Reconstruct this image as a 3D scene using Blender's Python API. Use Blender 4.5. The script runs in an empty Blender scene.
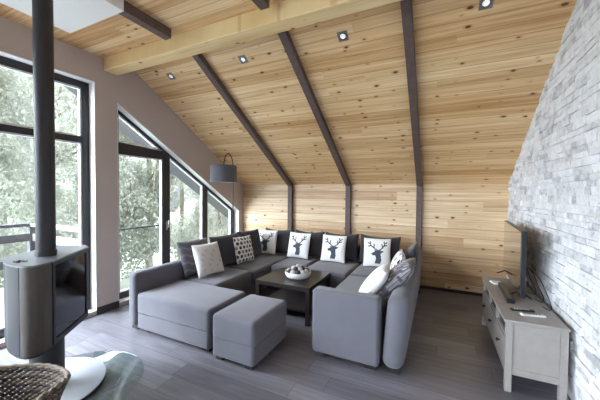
import bpy, bmesh, math, random
from mathutils import Vector, Matrix, Euler
from math import radians as R, sin, cos, pi

random.seed(7)
SC = bpy.context.scene
COL = SC.collection

# ------------------------------------------------------------------ materials
def srgb(r, g, b):
    def f(c):
        c /= 255.0
        return c / 12.92 if c <= 0.04045 else ((c + 0.055) / 1.055) ** 2.4
    return (f(r), f(g), f(b), 1.0)

class NT:
    def __init__(self, name):
        self.m = bpy.data.materials.new(name)
        self.m.use_nodes = True
        self.t = self.m.node_tree
        self.b = self.t.nodes['Principled BSDF']
        self.out = self.t.nodes['Material Output']
    def n(self, typ, **kw):
        nd = self.t.nodes.new(typ)
        for k, v in kw.items():
            if k in ('operation', 'blend_type', 'data_type', 'feature', 'distance', 'noise_dimensions', 'voronoi_dimensions', 'bands_direction', 'wave_type', 'interpolation', 'normalize'):
                setattr(nd, k, v)
            else:
                nd.inputs[k].default_value = v
        return nd
    def l(self, a, b):
        self.t.links.new(a, b)
    def coord(self, kind='Object', scale=(1, 1, 1), loc=(0, 0, 0), rot=(0, 0, 0)):
        c = self.n('ShaderNodeTexCoord')
        mp = self.n('ShaderNodeMapping')
        mp.inputs['Scale'].default_value = scale
        mp.inputs['Location'].default_value = loc
        mp.inputs['Rotation'].default_value = rot
        self.l(c.outputs[kind], mp.inputs['Vector'])
        return mp.outputs['Vector']
    def math(self, op, a, b=None, c=None):
        nd = self.n('ShaderNodeMath', operation=op)
        for i, v in enumerate((a, b, c)):
            if v is None: continue
            if isinstance(v, (int, float)): nd.inputs[i].default_value = v
            else: self.l(v, nd.inputs[i])
        return nd.outputs[0]
    def mix(self, fac, a, b, blend='MIX'):
        nd = self.n('ShaderNodeMix', data_type='RGBA', blend_type=blend)
        for i, v in ((0, fac), (6, a), (7, b)):
            if isinstance(v, (int, float)): nd.inputs[i].default_value = v
            elif isinstance(v, tuple): nd.inputs[i].default_value = v
            else: self.l(v, nd.inputs[i])
        return nd.outputs[2]
    def ramp(self, fac, stops):
        nd = self.n('ShaderNodeValToRGB')
        cr = nd.color_ramp
        while len(cr.elements) < len(stops): cr.elements.new(0.5)
        for e, (p, c) in zip(cr.elements, stops):
            e.position = p; e.color = c
        self.l(fac, nd.inputs[0])
        return nd.outputs[0]
    def bump(self, h, strength=0.3, dist=0.01):
        nd = self.n('ShaderNodeBump')
        nd.inputs['Strength'].default_value = strength
        nd.inputs['Distance'].default_value = dist
        self.l(h, nd.inputs['Height'])
        self.l(nd.outputs[0], self.b.inputs['Normal'])

def mat_plain(name, col, rough=0.5, metal=0.0, noise=0.06, nscale=40, bump=0.0, spec=0.5, coat=0.0):
    k = NT(name)
    v = k.coord('Object')
    nz = k.n('ShaderNodeTexNoise', Scale=nscale, Detail=4.0)
    k.l(v, nz.inputs['Vector'])
    lo = tuple(c * (1 - noise) for c in col[:3]) + (1,)
    hi = tuple(min(1, c * (1 + noise)) for c in col[:3]) + (1,)
    k.l(k.ramp(nz.outputs['Fac'], [(0.3, lo), (0.7, hi)]), k.b.inputs['Base Color'])
    k.b.inputs['Roughness'].default_value = rough
    k.b.inputs['Metallic'].default_value = metal
    k.b.inputs['Specular IOR Level'].default_value = spec
    k.b.inputs['Coat Weight'].default_value = coat
    if bump: k.bump(nz.outputs['Fac'], bump, 0.004)
    return k.m

def mat_fabric(name, col, var=0.16, weave=420):
    k = NT(name)
    v = k.coord('Object')
    n1 = k.n('ShaderNodeTexNoise', Scale=weave, Detail=2.0)
    n2 = k.n('ShaderNodeTexNoise', Scale=7.0, Detail=3.0)
    k.l(v, n1.inputs['Vector']); k.l(v, n2.inputs['Vector'])
    lo = tuple(c * (1 - var) for c in col[:3]) + (1,)
    hi = tuple(min(1, c * (1 + var)) for c in col[:3]) + (1,)
    f = k.math('MULTIPLY_ADD', n1.outputs['Fac'], 0.7, k.math('MULTIPLY', n2.outputs['Fac'], 0.3))
    k.l(k.ramp(f, [(0.3, lo), (0.7, hi)]), k.b.inputs['Base Color'])
    k.b.inputs['Roughness'].default_value = 0.95
    k.b.inputs['Specular IOR Level'].default_value = 0.15
    k.b.inputs['Sheen Weight'].default_value = 0.25
    k.b.inputs['Sheen Roughness'].default_value = 0.5
    k.bump(n1.outputs['Fac'], 0.25, 0.002)
    return k.m

def mat_pine(name, base=(220, 184, 136), dark=(186, 138, 86), light=(241, 217, 176), width=0.118, knots=True, groove=True, sat_rows=1.0):
    """boards along local X, stacked along local Y"""
    k = NT(name)
    tc = k.n('ShaderNodeTexCoord')
    sep = k.n('ShaderNodeSeparateXYZ'); k.l(tc.outputs['Object'], sep.inputs[0])
    x, y = sep.outputs[0], sep.outputs[1]
    t = k.math('DIVIDE', y, width)
    row = k.math('FLOOR', t)
    fr = k.math('FRACT', t)
    wn = k.n('ShaderNodeTexWhiteNoise', noise_dimensions='1D'); k.l(row, wn.inputs['W'])
    # individual boards end to end in each row
    xo = k.math('DIVIDE', k.math('MULTIPLY_ADD', wn.outputs['Value'], 7.0, x), 4.2)
    bid = k.math('FLOOR', xo)
    wn2 = k.n('ShaderNodeTexWhiteNoise', noise_dimensions='2D')
    cmb = k.n('ShaderNodeCombineXYZ'); k.l(row, cmb.inputs[0]); k.l(bid, cmb.inputs[1])
    k.l(cmb.outputs[0], wn2.inputs['Vector'])
    rnd = wn2.outputs['Value']
    # grain
    c2 = k.n('ShaderNodeCombineXYZ')
    k.l(k.math('MULTIPLY_ADD', rnd, 31.0, k.math('MULTIPLY', x, 0.9)), c2.inputs[0])
    k.l(k.math('MULTIPLY_ADD', rnd, 17.0, k.math('MULTIPLY', y, 26.0)), c2.inputs[1])
    g = k.n('ShaderNodeTexNoise', Scale=1.0, Detail=5.0, Roughness=0.62, Distortion=0.35)
    k.l(c2.outputs[0], g.inputs['Vector'])
    tone = k.math('ADD', k.math('MULTIPLY', g.outputs['Fac'], 0.78), k.math('MULTIPLY_ADD', rnd, 0.26 * sat_rows, 0.02))
    colr = k.ramp(tone, [(0.30, srgb(*light)), (0.5, srgb(*base)), (0.74, srgb(*dark))])
    if knots:
        c3 = k.n('ShaderNodeCombineXYZ')
        k.l(k.math('MULTIPLY', x, 4.6), c3.inputs[0]); k.l(k.math('MULTIPLY', y, 8.6), c3.inputs[1])
        vo = k.n('ShaderNodeTexVoronoi', Scale=1.0, voronoi_dimensions='2D'); k.l(c3.outputs[0], vo.inputs['Vector'])
        vo.inputs['Randomness'].default_value = 1.0
        # only some cells carry a knot
        cs = k.n('ShaderNodeSeparateColor'); k.l(vo.outputs['Color'], cs.inputs[0])
        size = k.math('MULTIPLY', k.math('MAXIMUM', k.math('SUBTRACT', cs.outputs[0], 0.58), 0.0), 0.34)
        kn = k.math('SUBTRACT', size, vo.outputs['Distance'])
        kf = k.math('MULTIPLY', kn, 22.0)
        kf = k.n('ShaderNodeClamp').inputs[0].node if False else k.math('MINIMUM', k.math('MAXIMUM', kf, 0.0), 1.0)
        ring = k.math('MINIMUM', k.math('MAXIMUM', k.math('MULTIPLY', k.math('SUBTRACT', k.math('ADD', size, 0.10), vo.outputs['Distance']), 5.0), 0.0), 0.32)
        ring = k.math('MULTIPLY', ring, k.math('GREATER_THAN', size, 0.002))
        colr = k.mix(ring, colr, srgb(168, 108, 52))
        colr = k.mix(kf, colr, srgb(96, 56, 28))
    if groove:
        gd = k.math('ABSOLUTE', k.math('SUBTRACT', fr, 0.5))
        gf = k.math('GREATER_THAN', gd, 0.478)
        colr = k.mix(k.math('MULTIPLY', gf, 0.6), colr, srgb(120, 78, 40))
        k.bump(k.math('SUBTRACT', 1.0, gf), 0.5, 0.006)
    k.l(colr, k.b.inputs['Base Color'])
    k.b.inputs['Roughness'].default_value = 0.42
    k.b.inputs['Specular IOR Level'].default_value = 0.5
    return k.m

def mat_floor(name):
    k = NT(name)
    tc = k.n('ShaderNodeTexCoord')
    sep = k.n('ShaderNodeSeparateXYZ'); k.l(tc.outputs['Object'], sep.inputs[0])
    x, y = sep.outputs[0], sep.outputs[1]
    w = 0.19
    t = k.math('DIVIDE', y, w)
    row = k.math('FLOOR', t); fr = k.math('FRACT', t)
    wn = k.n('ShaderNodeTexWhiteNoise', noise_dimensions='1D'); k.l(row, wn.inputs['W'])
    xo = k.math('DIVIDE', k.math('MULTIPLY_ADD', wn.outputs['Value'], 9.0, x), 1.3)
    bid = k.math('FLOOR', xo)
    cmb = k.n('ShaderNodeCombineXYZ'); k.l(row, cmb.inputs[0]); k.l(bid, cmb.inputs[1])
    wn2 = k.n('ShaderNodeTexWhiteNoise', noise_dimensions='2D'); k.l(cmb.outputs[0], wn2.inputs['Vector'])
    rnd = wn2.outputs['Value']
    c2 = k.n('ShaderNodeCombineXYZ')
    k.l(k.math('MULTIPLY_ADD', rnd, 23.0, k.math('MULTIPLY', x, 1.6)), c2.inputs[0])
    k.l(k.math('MULTIPLY_ADD', rnd, 11.0, k.math('MULTIPLY', y, 22.0)), c2.inputs[1])
    g = k.n('ShaderNodeTexNoise', Scale=1.0, Detail=6.0, Roughness=0.65, Distortion=0.5)
    k.l(c2.outputs[0], g.inputs['Vector'])
    tone = k.math('ADD', k.math('MULTIPLY', g.outputs['Fac'], 0.75), k.math('MULTIPLY', rnd, 0.25))
    colr = k.ramp(tone, [(0.28, srgb(80, 77, 82)), (0.52, srgb(102, 100, 107)), (0.78, srgb(130, 129, 137))])
    gy = k.math('GREATER_THAN', k.math('ABSOLUTE', k.math('SUBTRACT', fr, 0.5)), 0.488)
    gx = k.math('GREATER_THAN', k.math('ABSOLUTE', k.math('SUBTRACT', k.math('FRACT', xo), 0.5)), 0.498)
    gf = k.math('MAXIMUM', gx, gy)
    colr = k.mix(k.math('MULTIPLY', gf, 0.6), colr, srgb(40, 36, 35))
    k.l(colr, k.b.inputs['Base Color'])
    k.l(k.math('MULTIPLY_ADD', g.outputs['Fac'], 0.16, 0.26), k.b.inputs['Roughness'])
    k.b.inputs['Specular IOR Level'].default_value = 0.75
    k.bump(g.outputs['Fac'], 0.10, 0.003)
    return k.m

def mat_stone(name):
    k = NT(name)
    v = k.coord('Object')
    at = k.n('ShaderNodeAttribute'); at.attribute_name = 'tone'
    n1 = k.n('ShaderNodeTexNoise', Scale=9.0, Detail=6.0, Roughness=0.65)
    n2 = k.n('ShaderNodeTexNoise', Scale=38.0, Detail=5.0, Roughness=0.7)
    k.l(v, n1.inputs['Vector']); k.l(v, n2.inputs['Vector'])
    f = k.math('ADD', k.math('MULTIPLY', n1.outputs['Fac'], 0.75), k.math('MULTIPLY', at.outputs['Fac'], 0.30))
    colr = k.ramp(f, [(0.32, srgb(178, 179, 182)), (0.46, srgb(222, 223, 226)), (0.75, srgb(243, 244, 246))])
    spot = k.math('MINIMUM', k.math('MAXIMUM', k.math('MULTIPLY', k.math('SUBTRACT', n2.outputs['Fac'], 0.57), 6.0), 0.0), 0.6)
    colr = k.mix(spot, colr, srgb(140, 136, 132))
    k.l(colr, k.b.inputs['Base Color'])
    k.b.inputs['Roughness'].default_value = 0.85
    k.bump(k.math('ADD', n1.outputs['Fac'], k.math('MULTIPLY', n2.outputs['Fac'], 0.5)), 0.7, 0.02)
    return k.m

def mat_glass(name, tint=(1, 1, 1, 1), refl=0.06):
    k = NT(name)
    tr = k.n('ShaderNodeBsdfTransparent'); tr.inputs['Color'].default_value = tint
    gl = k.n('ShaderNodeBsdfGlossy'); gl.inputs['Roughness'].default_value = 0.02
    lw = k.n('ShaderNodeLayerWeight'); lw.inputs['Blend'].default_value = 0.5
    fr = k.math('POWER', lw.outputs['Facing'], 4.0)
    mx = k.n('ShaderNodeMixShader')
    k.l(k.math('MULTIPLY_ADD', fr, 0.45, refl * 0.5), mx.inputs[0]); k.l(tr.outputs[0], mx.inputs[1]); k.l(gl.outputs[0], mx.inputs[2])
    k.l(mx.outputs[0], k.out.inputs['Surface'])
    return k.m

def mat_leaf(name, a, b):
    k = NT(name)
    at = k.n('ShaderNodeAttribute'); at.attribute_name = 'tone'
    c = k.ramp(at.outputs['Fac'], [(0.0, a), (1.0, b)])
    df = k.n('ShaderNodeBsdfDiffuse'); tl = k.n('ShaderNodeBsdfTranslucent')
    k.l(c, df.inputs[0]); k.l(c, tl.inputs[0])
    mx = k.n('ShaderNodeMixShader'); mx.inputs[0].default_value = 0.45
    k.l(df.outputs[0], mx.inputs[1]); k.l(tl.outputs[0], mx.inputs[2])
    k.l(mx.outputs[0], k.out.inputs['Surface'])
    return k.m

def mat_emit(name, col, s):
    k = NT(name)
    k.b.inputs['Base Color'].default_value = col
    k.b.inputs['Emission Color'].default_value = col
    k.b.inputs['Emission Strength'].default_value = s
    return k.m

M = {}
M['pine'] = mat_pine('pine_boards')
M['pine_wall'] = mat_pine('pine_wall_boards', base=(208, 180, 142), dark=(174, 136, 96), light=(230, 210, 176), width=0.144)
M['beam'] = mat_pine('glulam', base=(226, 196, 142), dark=(206, 168, 108), light=(238, 216, 170), width=0.7, groove=False, sat_rows=0.3)
M['rafter'] = mat_plain('dark_stained_wood', srgb(92, 76, 72), 0.6, noise=0.15, nscale=18)
M['paint'] = mat_plain('wall_paint', srgb(190, 178, 172), 0.9, noise=0.015, nscale=60)
M['white'] = mat_plain('plain_white', srgb(238, 238, 238), 0.7, noise=0.01)  # window light as colour on the reveals; also the papers
M['soffit'] = mat_plain('soffit_paint', srgb(232, 232, 230), 0.8, noise=0.01)
M['skirt'] = mat_plain('dark_skirting', srgb(52, 48, 48), 0.5)
M['floor'] = mat_floor('dark_plank_floor')
M['stone'] = mat_stone('split_stone')
M['frame'] = mat_plain('anthracite_frame', srgb(44, 43, 45), 0.45)
M['spacer'] = mat_plain('pale_glazing_strip', srgb(226, 228, 230), 0.5)
M['glass'] = mat_glass('window_glass')
M['steel'] = mat_plain('handle_steel', srgb(180, 180, 180), 0.3, metal=1.0)
M['sofa'] = mat_fabric('grey_sofa_fabric', srgb(94, 93, 101))
M['cush'] = mat_fabric('dark_cushion_fabric', srgb(60, 59, 64))
M['foot'] = mat_plain('black_foot', srgb(22, 21, 21), 0.5)
M['linen'] = mat_fabric('white_linen', srgb(226, 224, 222), 0.06)
M['linen2'] = mat_fabric('pale_printed_linen', srgb(206, 203, 204), 0.06)
M['print'] = mat_fabric('print_slate', srgb(70, 78, 88), 0.08)
M['print2'] = mat_fabric('print_dark', srgb(62, 58, 62), 0.08)
M['print3'] = mat_fabric('print_pale', srgb(186, 180, 178), 0.06)
M['knit'] = mat_fabric('dark_knit', srgb(76, 73, 80), 0.1)
M['knit2'] = mat_fabric('knit_light', srgb(128, 125, 131), 0.1)
M['knit3'] = mat_fabric('knit_mid', srgb(98, 95, 101), 0.1)
M['table'] = mat_plain('blackbrown_table', srgb(34, 29, 27), 0.32, noise=0.12, nscale=20)
M['ceramic'] = mat_plain('pale_ceramic', srgb(206, 205, 204), 0.35)
M['ball_d'] = mat_plain('dark_ball', srgb(58, 52, 50), 0.5, noise=0.3, nscale=90, bump=0.6)
M['ball_l'] = mat_plain('silver_ball', srgb(176, 176, 178), 0.4, noise=0.3, nscale=90, bump=0.5)
M['stove'] = mat_plain('stove_steel', srgb(48, 50, 56), 0.5, metal=0.3, noise=0.05)
M['stove_front'] = mat_plain('stove_bronze_steel', srgb(78, 73, 69), 0.5, metal=0.3, noise=0.05)
M['stove_top'] = mat_plain('stove_top_steel', srgb(120, 122, 128), 0.34, metal=0.5, noise=0.04)
M['stove_black'] = mat_plain('stove_black', srgb(34, 34, 38), 0.55)
M['flue'] = mat_plain('flue_black', srgb(36, 36, 42), 0.5)
M['stove_glass'] = mat_plain('stove_glass', srgb(14, 14, 15), 0.06, noise=0.02)
M['plate'] = mat_plain('base_disc_steel', srgb(158, 163, 171), 0.26, metal=0.0, noise=0.02)
M['floorglass'] = mat_glass('floor_plate_glass', (0.90, 0.95, 0.94, 1), 0.14)
M['wicker'] = mat_plain('wicker', srgb(112, 100, 88), 0.7, noise=0.35, nscale=30)
M['wicker_d'] = mat_plain('wicker_dark', srgb(64, 54, 54), 0.7, noise=0.35, nscale=30)
M['bench'] = mat_plain('greige_wood', srgb(142, 137, 133), 0.5, noise=0.07, nscale=14)
M['bench_dark'] = mat_plain('shelf_shadow_dark', srgb(48, 46, 46), 0.25)
M['knob'] = mat_plain('bronze_knob', srgb(58, 48, 42), 0.4, metal=0.6)
M['tvblack'] = mat_plain('tv_plastic', srgb(20, 20, 24), 0.35)
M['screen'] = mat_plain('tv_screen', srgb(12, 11, 11), 0.07, noise=0.01, spec=1.0, coat=1.0)
M['remote'] = mat_plain('remote_black', srgb(26, 25, 26), 0.4)
M['remote_w'] = mat_plain('remote_pale', srgb(206, 206, 206), 0.4)
M['shade'] = mat_fabric('lampshade_grey', srgb(92, 94, 100), 0.05)
M['shade_in'] = mat_plain('lampshade_lining', srgb(216, 214, 208), 0.8)
M['lampmetal'] = mat_plain('lamp_metal', srgb(60, 58, 58), 0.4, metal=0.7)
M['dl_ring'] = mat_plain('downlight_ring', srgb(120, 122, 126), 0.35, metal=0.5)
M['dl_dark'] = mat_plain('downlight_square', srgb(128, 128, 132), 0.4, metal=0.2)
M['dl_bulb'] = mat_emit('downlight_bulb', srgb(255, 250, 240), 0.5)
M['deckwood'] = mat_plain('weathered_wood', srgb(150, 146, 142), 0.8, noise=0.12, nscale=9)
M['railwood'] = mat_plain('rail_wood', srgb(66, 66, 70), 0.7, noise=0.12, nscale=9)
M['eave'] = mat_plain('eave_boards', srgb(86, 86, 89), 0.8, noise=0.08, nscale=8)
M['bark'] = mat_plain('bark', srgb(150, 142, 128), 0.9, noise=0.3, nscale=9)
M['ground'] = mat_plain('pale_ground', srgb(128, 132, 118), 0.95, noise=0.12, nscale=2)
LA = mat_leaf('leaves_pale', srgb(172, 174, 162), srgb(204, 206, 196))
LB = mat_leaf('leaves_grey_green', srgb(162, 166, 152), srgb(194, 197, 184))

# ------------------------------------------------------------------ helpers
def link(o, parent=None):
    COL.objects.link(o)
    if parent is not None: o.parent = parent
    return o

def mesh_obj(name, verts, faces, mats, parent=None, idx=None, smooth=False, loc=(0, 0, 0), rot=(0, 0, 0)):
    me = bpy.data.meshes.new(name)
    me.from_pydata([tuple(v) for v in verts], [], faces)
    if not isinstance(mats, (list, tuple)): mats = [mats]
    for m in mats: me.materials.append(m)
    if idx: me.polygons.foreach_set('material_index', idx)
    if smooth: me.polygons.foreach_set('use_smooth', [True] * len(me.polygons))
    me.update()
    o = bpy.data.objects.new(name, me)
    o.location = loc; o.rotation_euler = rot
    return link(o, parent)

def bm_obj(name, bm, mats, parent=None, smooth=False, loc=(0, 0, 0), rot=(0, 0, 0)):
    bmesh.ops.recalc_face_normals(bm, faces=bm.faces)
    me = bpy.data.meshes.new(name)
    bm.to_mesh(me); bm.free()
    if not isinstance(mats, (list, tuple)): mats = [mats]
    for m in mats: me.materials.append(m)
    if smooth: me.polygons.foreach_set('use_smooth', [True] * len(me.polygons))
    o = bpy.data.objects.new(name, me)
    o.location = loc; o.rotation_euler = rot
    return link(o, parent)

def empty(name, loc=(0, 0, 0), rot=(0, 0, 0)):
    o = bpy.data.objects.new(name, None)
    o.empty_display_size = 0.1
    o.location = loc; o.rotation_euler = rot
    return link(o)

def tag(o, label=None, cat=None, group=None, kind=None):
    if label: o['label'] = label
    if cat: o['category'] = cat
    if group: o['group'] = group
    if kind: o['kind'] = kind
    return o

def struct(o, label=None, cat=None):
    return tag(o, label, cat, kind='structure')

def add_box(bm, lo, hi, bev=0.0, seg=2, mi=0):
    g = bmesh.ops.create_cube(bm, size=1.0)
    vs = g['verts']
    for v in vs:
        v.co = Vector([(lo[i] + hi[i]) / 2 + v.co[i] * (hi[i] - lo[i]) for i in range(3)])
    fs = set(f for v in vs for f in v.link_faces)
    for f in fs: f.material_index = mi
    if bev > 0:
        es = list(set(e for v in vs for e in v.link_edges))
        bmesh.ops.bevel(bm, geom=es, offset=bev, segments=seg, affect='EDGES', profile=0.5)
    return vs

def box(name, lo, hi, mat, parent=None, bev=0.0, seg=2, loc=(0, 0, 0), rot=(0, 0, 0)):
    bm = bmesh.new(); add_box(bm, lo, hi, bev, seg)
    return bm_obj(name, bm, mat, parent, loc=loc, rot=rot, smooth=False)

def add_prism(bm, poly, axis, a, b, mi=0):
    """poly: 2D outline; axis 'x': (y,z); 'y': (x,z); 'z': (x,y)"""
    def P(p, t):
        return {'x': (t, p[0], p[1]), 'y': (p[0], t, p[1]), 'z': (p[0], p[1], t)}[axis]
    v0 = [bm.verts.new(P(p, a)) for p in poly]; v1 = [bm.verts.new(P(p, b)) for p in poly]
    n = len(poly)
    fs = [bm.faces.new(v0), bm.faces.new(v1[::-1])]
    for i in range(n):
        fs.append(bm.faces.new((v0[i], v0[(i + 1) % n], v1[(i + 1) % n], v1[i])))
    for f in fs: f.material_index = mi
    return fs

def prism(name, poly, axis, a, b, mat, parent=None):
    bm = bmesh.new(); add_prism(bm, poly, axis, a, b)
    return bm_obj(name, bm, mat, parent)

def add_lathe(bm, prof, n=32, c=(0, 0), close=True):
    rings = []
    for r, z in prof:
        if r < 1e-6: rings.append([bm.verts.new((c[0], c[1], z))])
        else: rings.append([bm.verts.new((c[0] + r * cos(2 * pi * i / n), c[1] + r * sin(2 * pi * i / n), z)) for i in range(n)])
    for A, B in zip(rings, rings[1:]):
        for i in range(n):
            j = (i + 1) % n
            if len(A) == 1 and len(B) == 1: continue
            if len(A) == 1: bm.faces.new((A[0], B[i], B[j]))
            elif len(B) == 1: bm.faces.new((A[i], A[j], B[0]))
            else: bm.faces.new((A[i], A[j], B[j], B[i]))
    return rings

def lathe(name, prof, mat, parent=None, n=32, c=(0, 0), smooth=True, loc=(0, 0, 0), rot=(0, 0, 0)):
    bm = bmesh.new(); add_lathe(bm, prof, n, c)
    o = bm_obj(name, bm, mat, parent, smooth=smooth, loc=loc, rot=rot)
    if smooth: shade_angle(o)
    return o

def shade_angle(o, ang=40):
    me = o.data
    bm = bmesh.new(); bm.from_mesh(me)
    for e in bm.edges:
        if len(e.link_faces) == 2 and e.calc_face_angle(0) > R(ang): e.smooth = False
    for f in bm.faces: f.smooth = True
    bm.to_mesh(me); bm.free()

def add_tube(bm, pts, r, n=8, caps=True, mi=0):
    pts = [Vector(p) for p in pts]
    rings = []
    up = Vector((0, 0, 1))
    for i, p in enumerate(pts):
        d = (pts[min(i + 1, len(pts) - 1)] - pts[max(i - 1, 0)]).normalized()
        ref = up if abs(d.dot(up)) < 0.95 else Vector((1, 0, 0))
        a = d.cross(ref).normalized(); b = d.cross(a).normalized()
        rr = r[i] if isinstance(r, (list, tuple)) else r
        rings.append([bm.verts.new(p + a * rr * cos(2 * pi * k / n) + b * rr * sin(2 * pi * k / n)) for k in range(n)])
    for A, B in zip(rings, rings[1:]):
        for k in range(n):
            f = bm.faces.new((A[k], A[(k + 1) % n], B[(k + 1) % n], B[k])); f.smooth = True; f.material_index = mi
    if caps:
        for q in (rings[0][::-1], rings[-1]):
            f = bm.faces.new(q); f.material_index = mi

def tube(name, pts, r, mat, parent=None, n=8, loc=(0, 0, 0)):
    bm = bmesh.new(); add_tube(bm, pts, r, n)
    return bm_obj(name, bm, mat, parent, loc=loc)

def softbox(name, lo, hi, r, mat, parent=None, dome=0.0, n=14, shear=0.0, flat=''):
    """upholstered block: rounded edges, gently domed top, optional lean in x with height"""
    cx, cy, cz = [(lo[i] + hi[i]) / 2 for i in range(3)]
    h = [(hi[i] - lo[i]) / 2 for i in range(3)]
    bm = bmesh.new()
    idx = {}
    def steps(k):
        hh = h[k]; m = []
        for t in (0, .25, .5, .75): m.append(-hh + r * t)
        for i in range(n + 1): m.append(-hh + r + (2 * hh - 2 * r) * i / n)
        for t in (.25, .5, .75, 1): m.append(hh - r + r * t)
        return m
    S = [steps(k) for k in range(3)]
    def V(p):
        key = tuple(round(c, 6) for c in p)
        if key in idx: return idx[key]
        q = Vector([max(-(h[k] - r), min(h[k] - r, p[k])) for k in range(3)])
        if ('b' in flat and p[2] < 0) or ('t' in flat and p[2] > 0): q.z = p[2]
        d = Vector(p) - q
        if d.length > 1e-9:
            # cube-to-sphere in the rounded region
            d = d.normalized() * r
        co = q + d
        u = co.x / h[0]; v = co.y / h[1]
        if dome:
            if p[2] > 0: co.z += dome * (1 - u * u) * (1 - v * v) * (co.z / h[2])
            bul = dome * 0.4
            w = co.z / h[2]
            co.y += bul * (1 - w * w) * (1 - u * u) * (1 if v > 0 else -1) * abs(v) ** 4
            co.x += bul * (1 - w * w) * (1 - v * v) * (1 if u > 0 else -1) * abs(u) ** 4
        co.x += shear * (co.z + h[2])
        idx[key] = bm.verts.new((co.x + cx, co.y + cy, co.z + cz))
        return idx[key]
    for ax in range(3):
        a, b = [k for k in range(3) if k != ax]
        for sgn in (-1, 1):
            for i in range(len(S[a]) - 1):
                for j in range(len(S[b]) - 1):
                    q = []
                    for (ii, jj) in ((i, j), (i + 1, j), (i + 1, j + 1), (i, j + 1)):
                        p = [0, 0, 0]; p[ax] = sgn * h[ax]; p[a] = S[a][ii]; p[b] = S[b][jj]
                        q.append(V(p))
                    if len(set(q)) == 4:
                        try: bm.faces.new(q)
                        except ValueError: pass
    return bm_obj(name, bm, mat, parent, smooth=True)

# pillow: local x = width, z = height, y = thickness (front is -y)
def pillow(name, w, h, t, mats, loc, rot, pattern=None, n=44, pinch=0.05, sag=0.0, label=None, cat='cushion', group=None, back=0):
    bm = bmesh.new()
    def P(u, v, s):
        # u,v in -1..1
        ed = (1 - abs(u) ** 2.6) * (1 - abs(v) ** 2.6)
        th = t / 2 * max(ed, 0) ** 0.55
        x = u * w / 2 * (1 - pinch * (1 - v * v) * abs(u) ** 3)
        z = v * h / 2 * (1 - pinch * (1 - u * u) * abs(v) ** 3)
        z -= sag * (1 - u * u) * max(v, 0)
        return Vector((x, s * (th + 0.004), z + h / 2))
    for s in (-1, 1):
        g = [[bm.verts.new(P(-1 + 2 * i / n, -1 + 2 * j / n, s)) for j in range(n + 1)] for i in range(n + 1)]
        for i in range(n):
            for j in range(n):
                q = (g[i][j], g[i + 1][j], g[i + 1][j + 1], g[i][j + 1])
                f = bm.faces.new(q if s < 0 else q[::-1])
                f.smooth = True
                u = -1 + 2 * (i + .5) / n; v = -1 + 2 * (j + .5) / n
                f.material_index = pattern(u, v, s) if pattern else (back if s > 0 else 0)
        if s < 0: g0 = g
        else: g1 = g
    ring = lambda g: [g[i][0] for i in range(n)] + [g[n][j] for j in range(n)] + [g[n - i][n] for i in range(n)] + [g[0][n - j] for j in range(n)]
    r0, r1 = ring(g0), ring(g1)
    for k in range(len(r0)):
        f = bm.faces.new((r0[k], r1[k], r1[(k + 1) % len(r0)], r0[(k + 1) % len(r0)])); f.smooth = True
    me = bpy.data.meshes.new(name); bm.to_mesh(me); bm.free()
    for m in (mats if isinstance(mats, (list, tuple)) else [mats]): me.materials.append(m)
    o = bpy.data.objects.new(name, me)
    o.location = loc; o.rotation_mode = 'XYZ'
    o.rotation_euler = rot
    link(o)
    return tag(o, label, cat, group)

# ------------------------------------------------------------------ dimensions
XL, XR, YB, YF = -3.83, 0.95, 5.14, -2.7
KH, SL, ZF = 1.72, 0.605, 3.22
def zr(y): return KH + SL * (YB - y)
BY0, BY1, BZ0, BZ1 = 2.243, 2.418, 3.06, 3.42

# ------------------------------------------------------------------ shell
struct(box('floor', (XL - .3, YF - .2, -0.12), (XR + .3, YB + .2, 0.0), M['floor']))
# knee wall, boards along x : local x along boards, local y up
o = mesh_obj('wall_back', [(XL - .25, 0, 0), (XR + .3, 0, 0), (XR + .3, KH + .06, 0), (XL - .25, KH + .06, 0),
                           (XL - .25, 0, -.2), (XR + .3, 0, -.2), (XR + .3, KH + .06, -.2), (XL - .25, KH + .06, -.2)],
             [(0, 1, 2, 3), (7, 6, 5, 4), (0, 4, 5, 1), (1, 5, 6, 2), (2, 6, 7, 3), (3, 7, 4, 0)], M['pine_wall'], loc=(0, YB, 0), rot=(R(90), 0, 0))
struct(o)
ang = math.atan(SL)
Ls = (YB - 2.33) / cos(ang)
def slab(name, x0, x1, l0, l1, th, mat, loc, rot):
    vs = [(x0, l0, 0), (x1, l0, 0), (x1, l1, 0), (x0, l1, 0), (x0, l0, th), (x1, l0, th), (x1, l1, th), (x0, l1, th)]
    return mesh_obj(name, vs, [(3, 2, 1, 0), (4, 5, 6, 7), (0, 1, 5, 4), (1, 2, 6, 5), (2, 3, 7, 6), (3, 0, 4, 7)], mat, loc=loc, rot=rot)
struct(slab('ceiling', XL - .25, XR + .3, -Ls, 0.12, .14, M['pine'], (0, YB, KH), (-ang, 0, 0)))
struct(slab('ceiling', XL - .25, XR + .3, YF - .2, BY0 + .02, .14, M['pine'], (0, 0, ZF), (0, 0, 0)))
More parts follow.
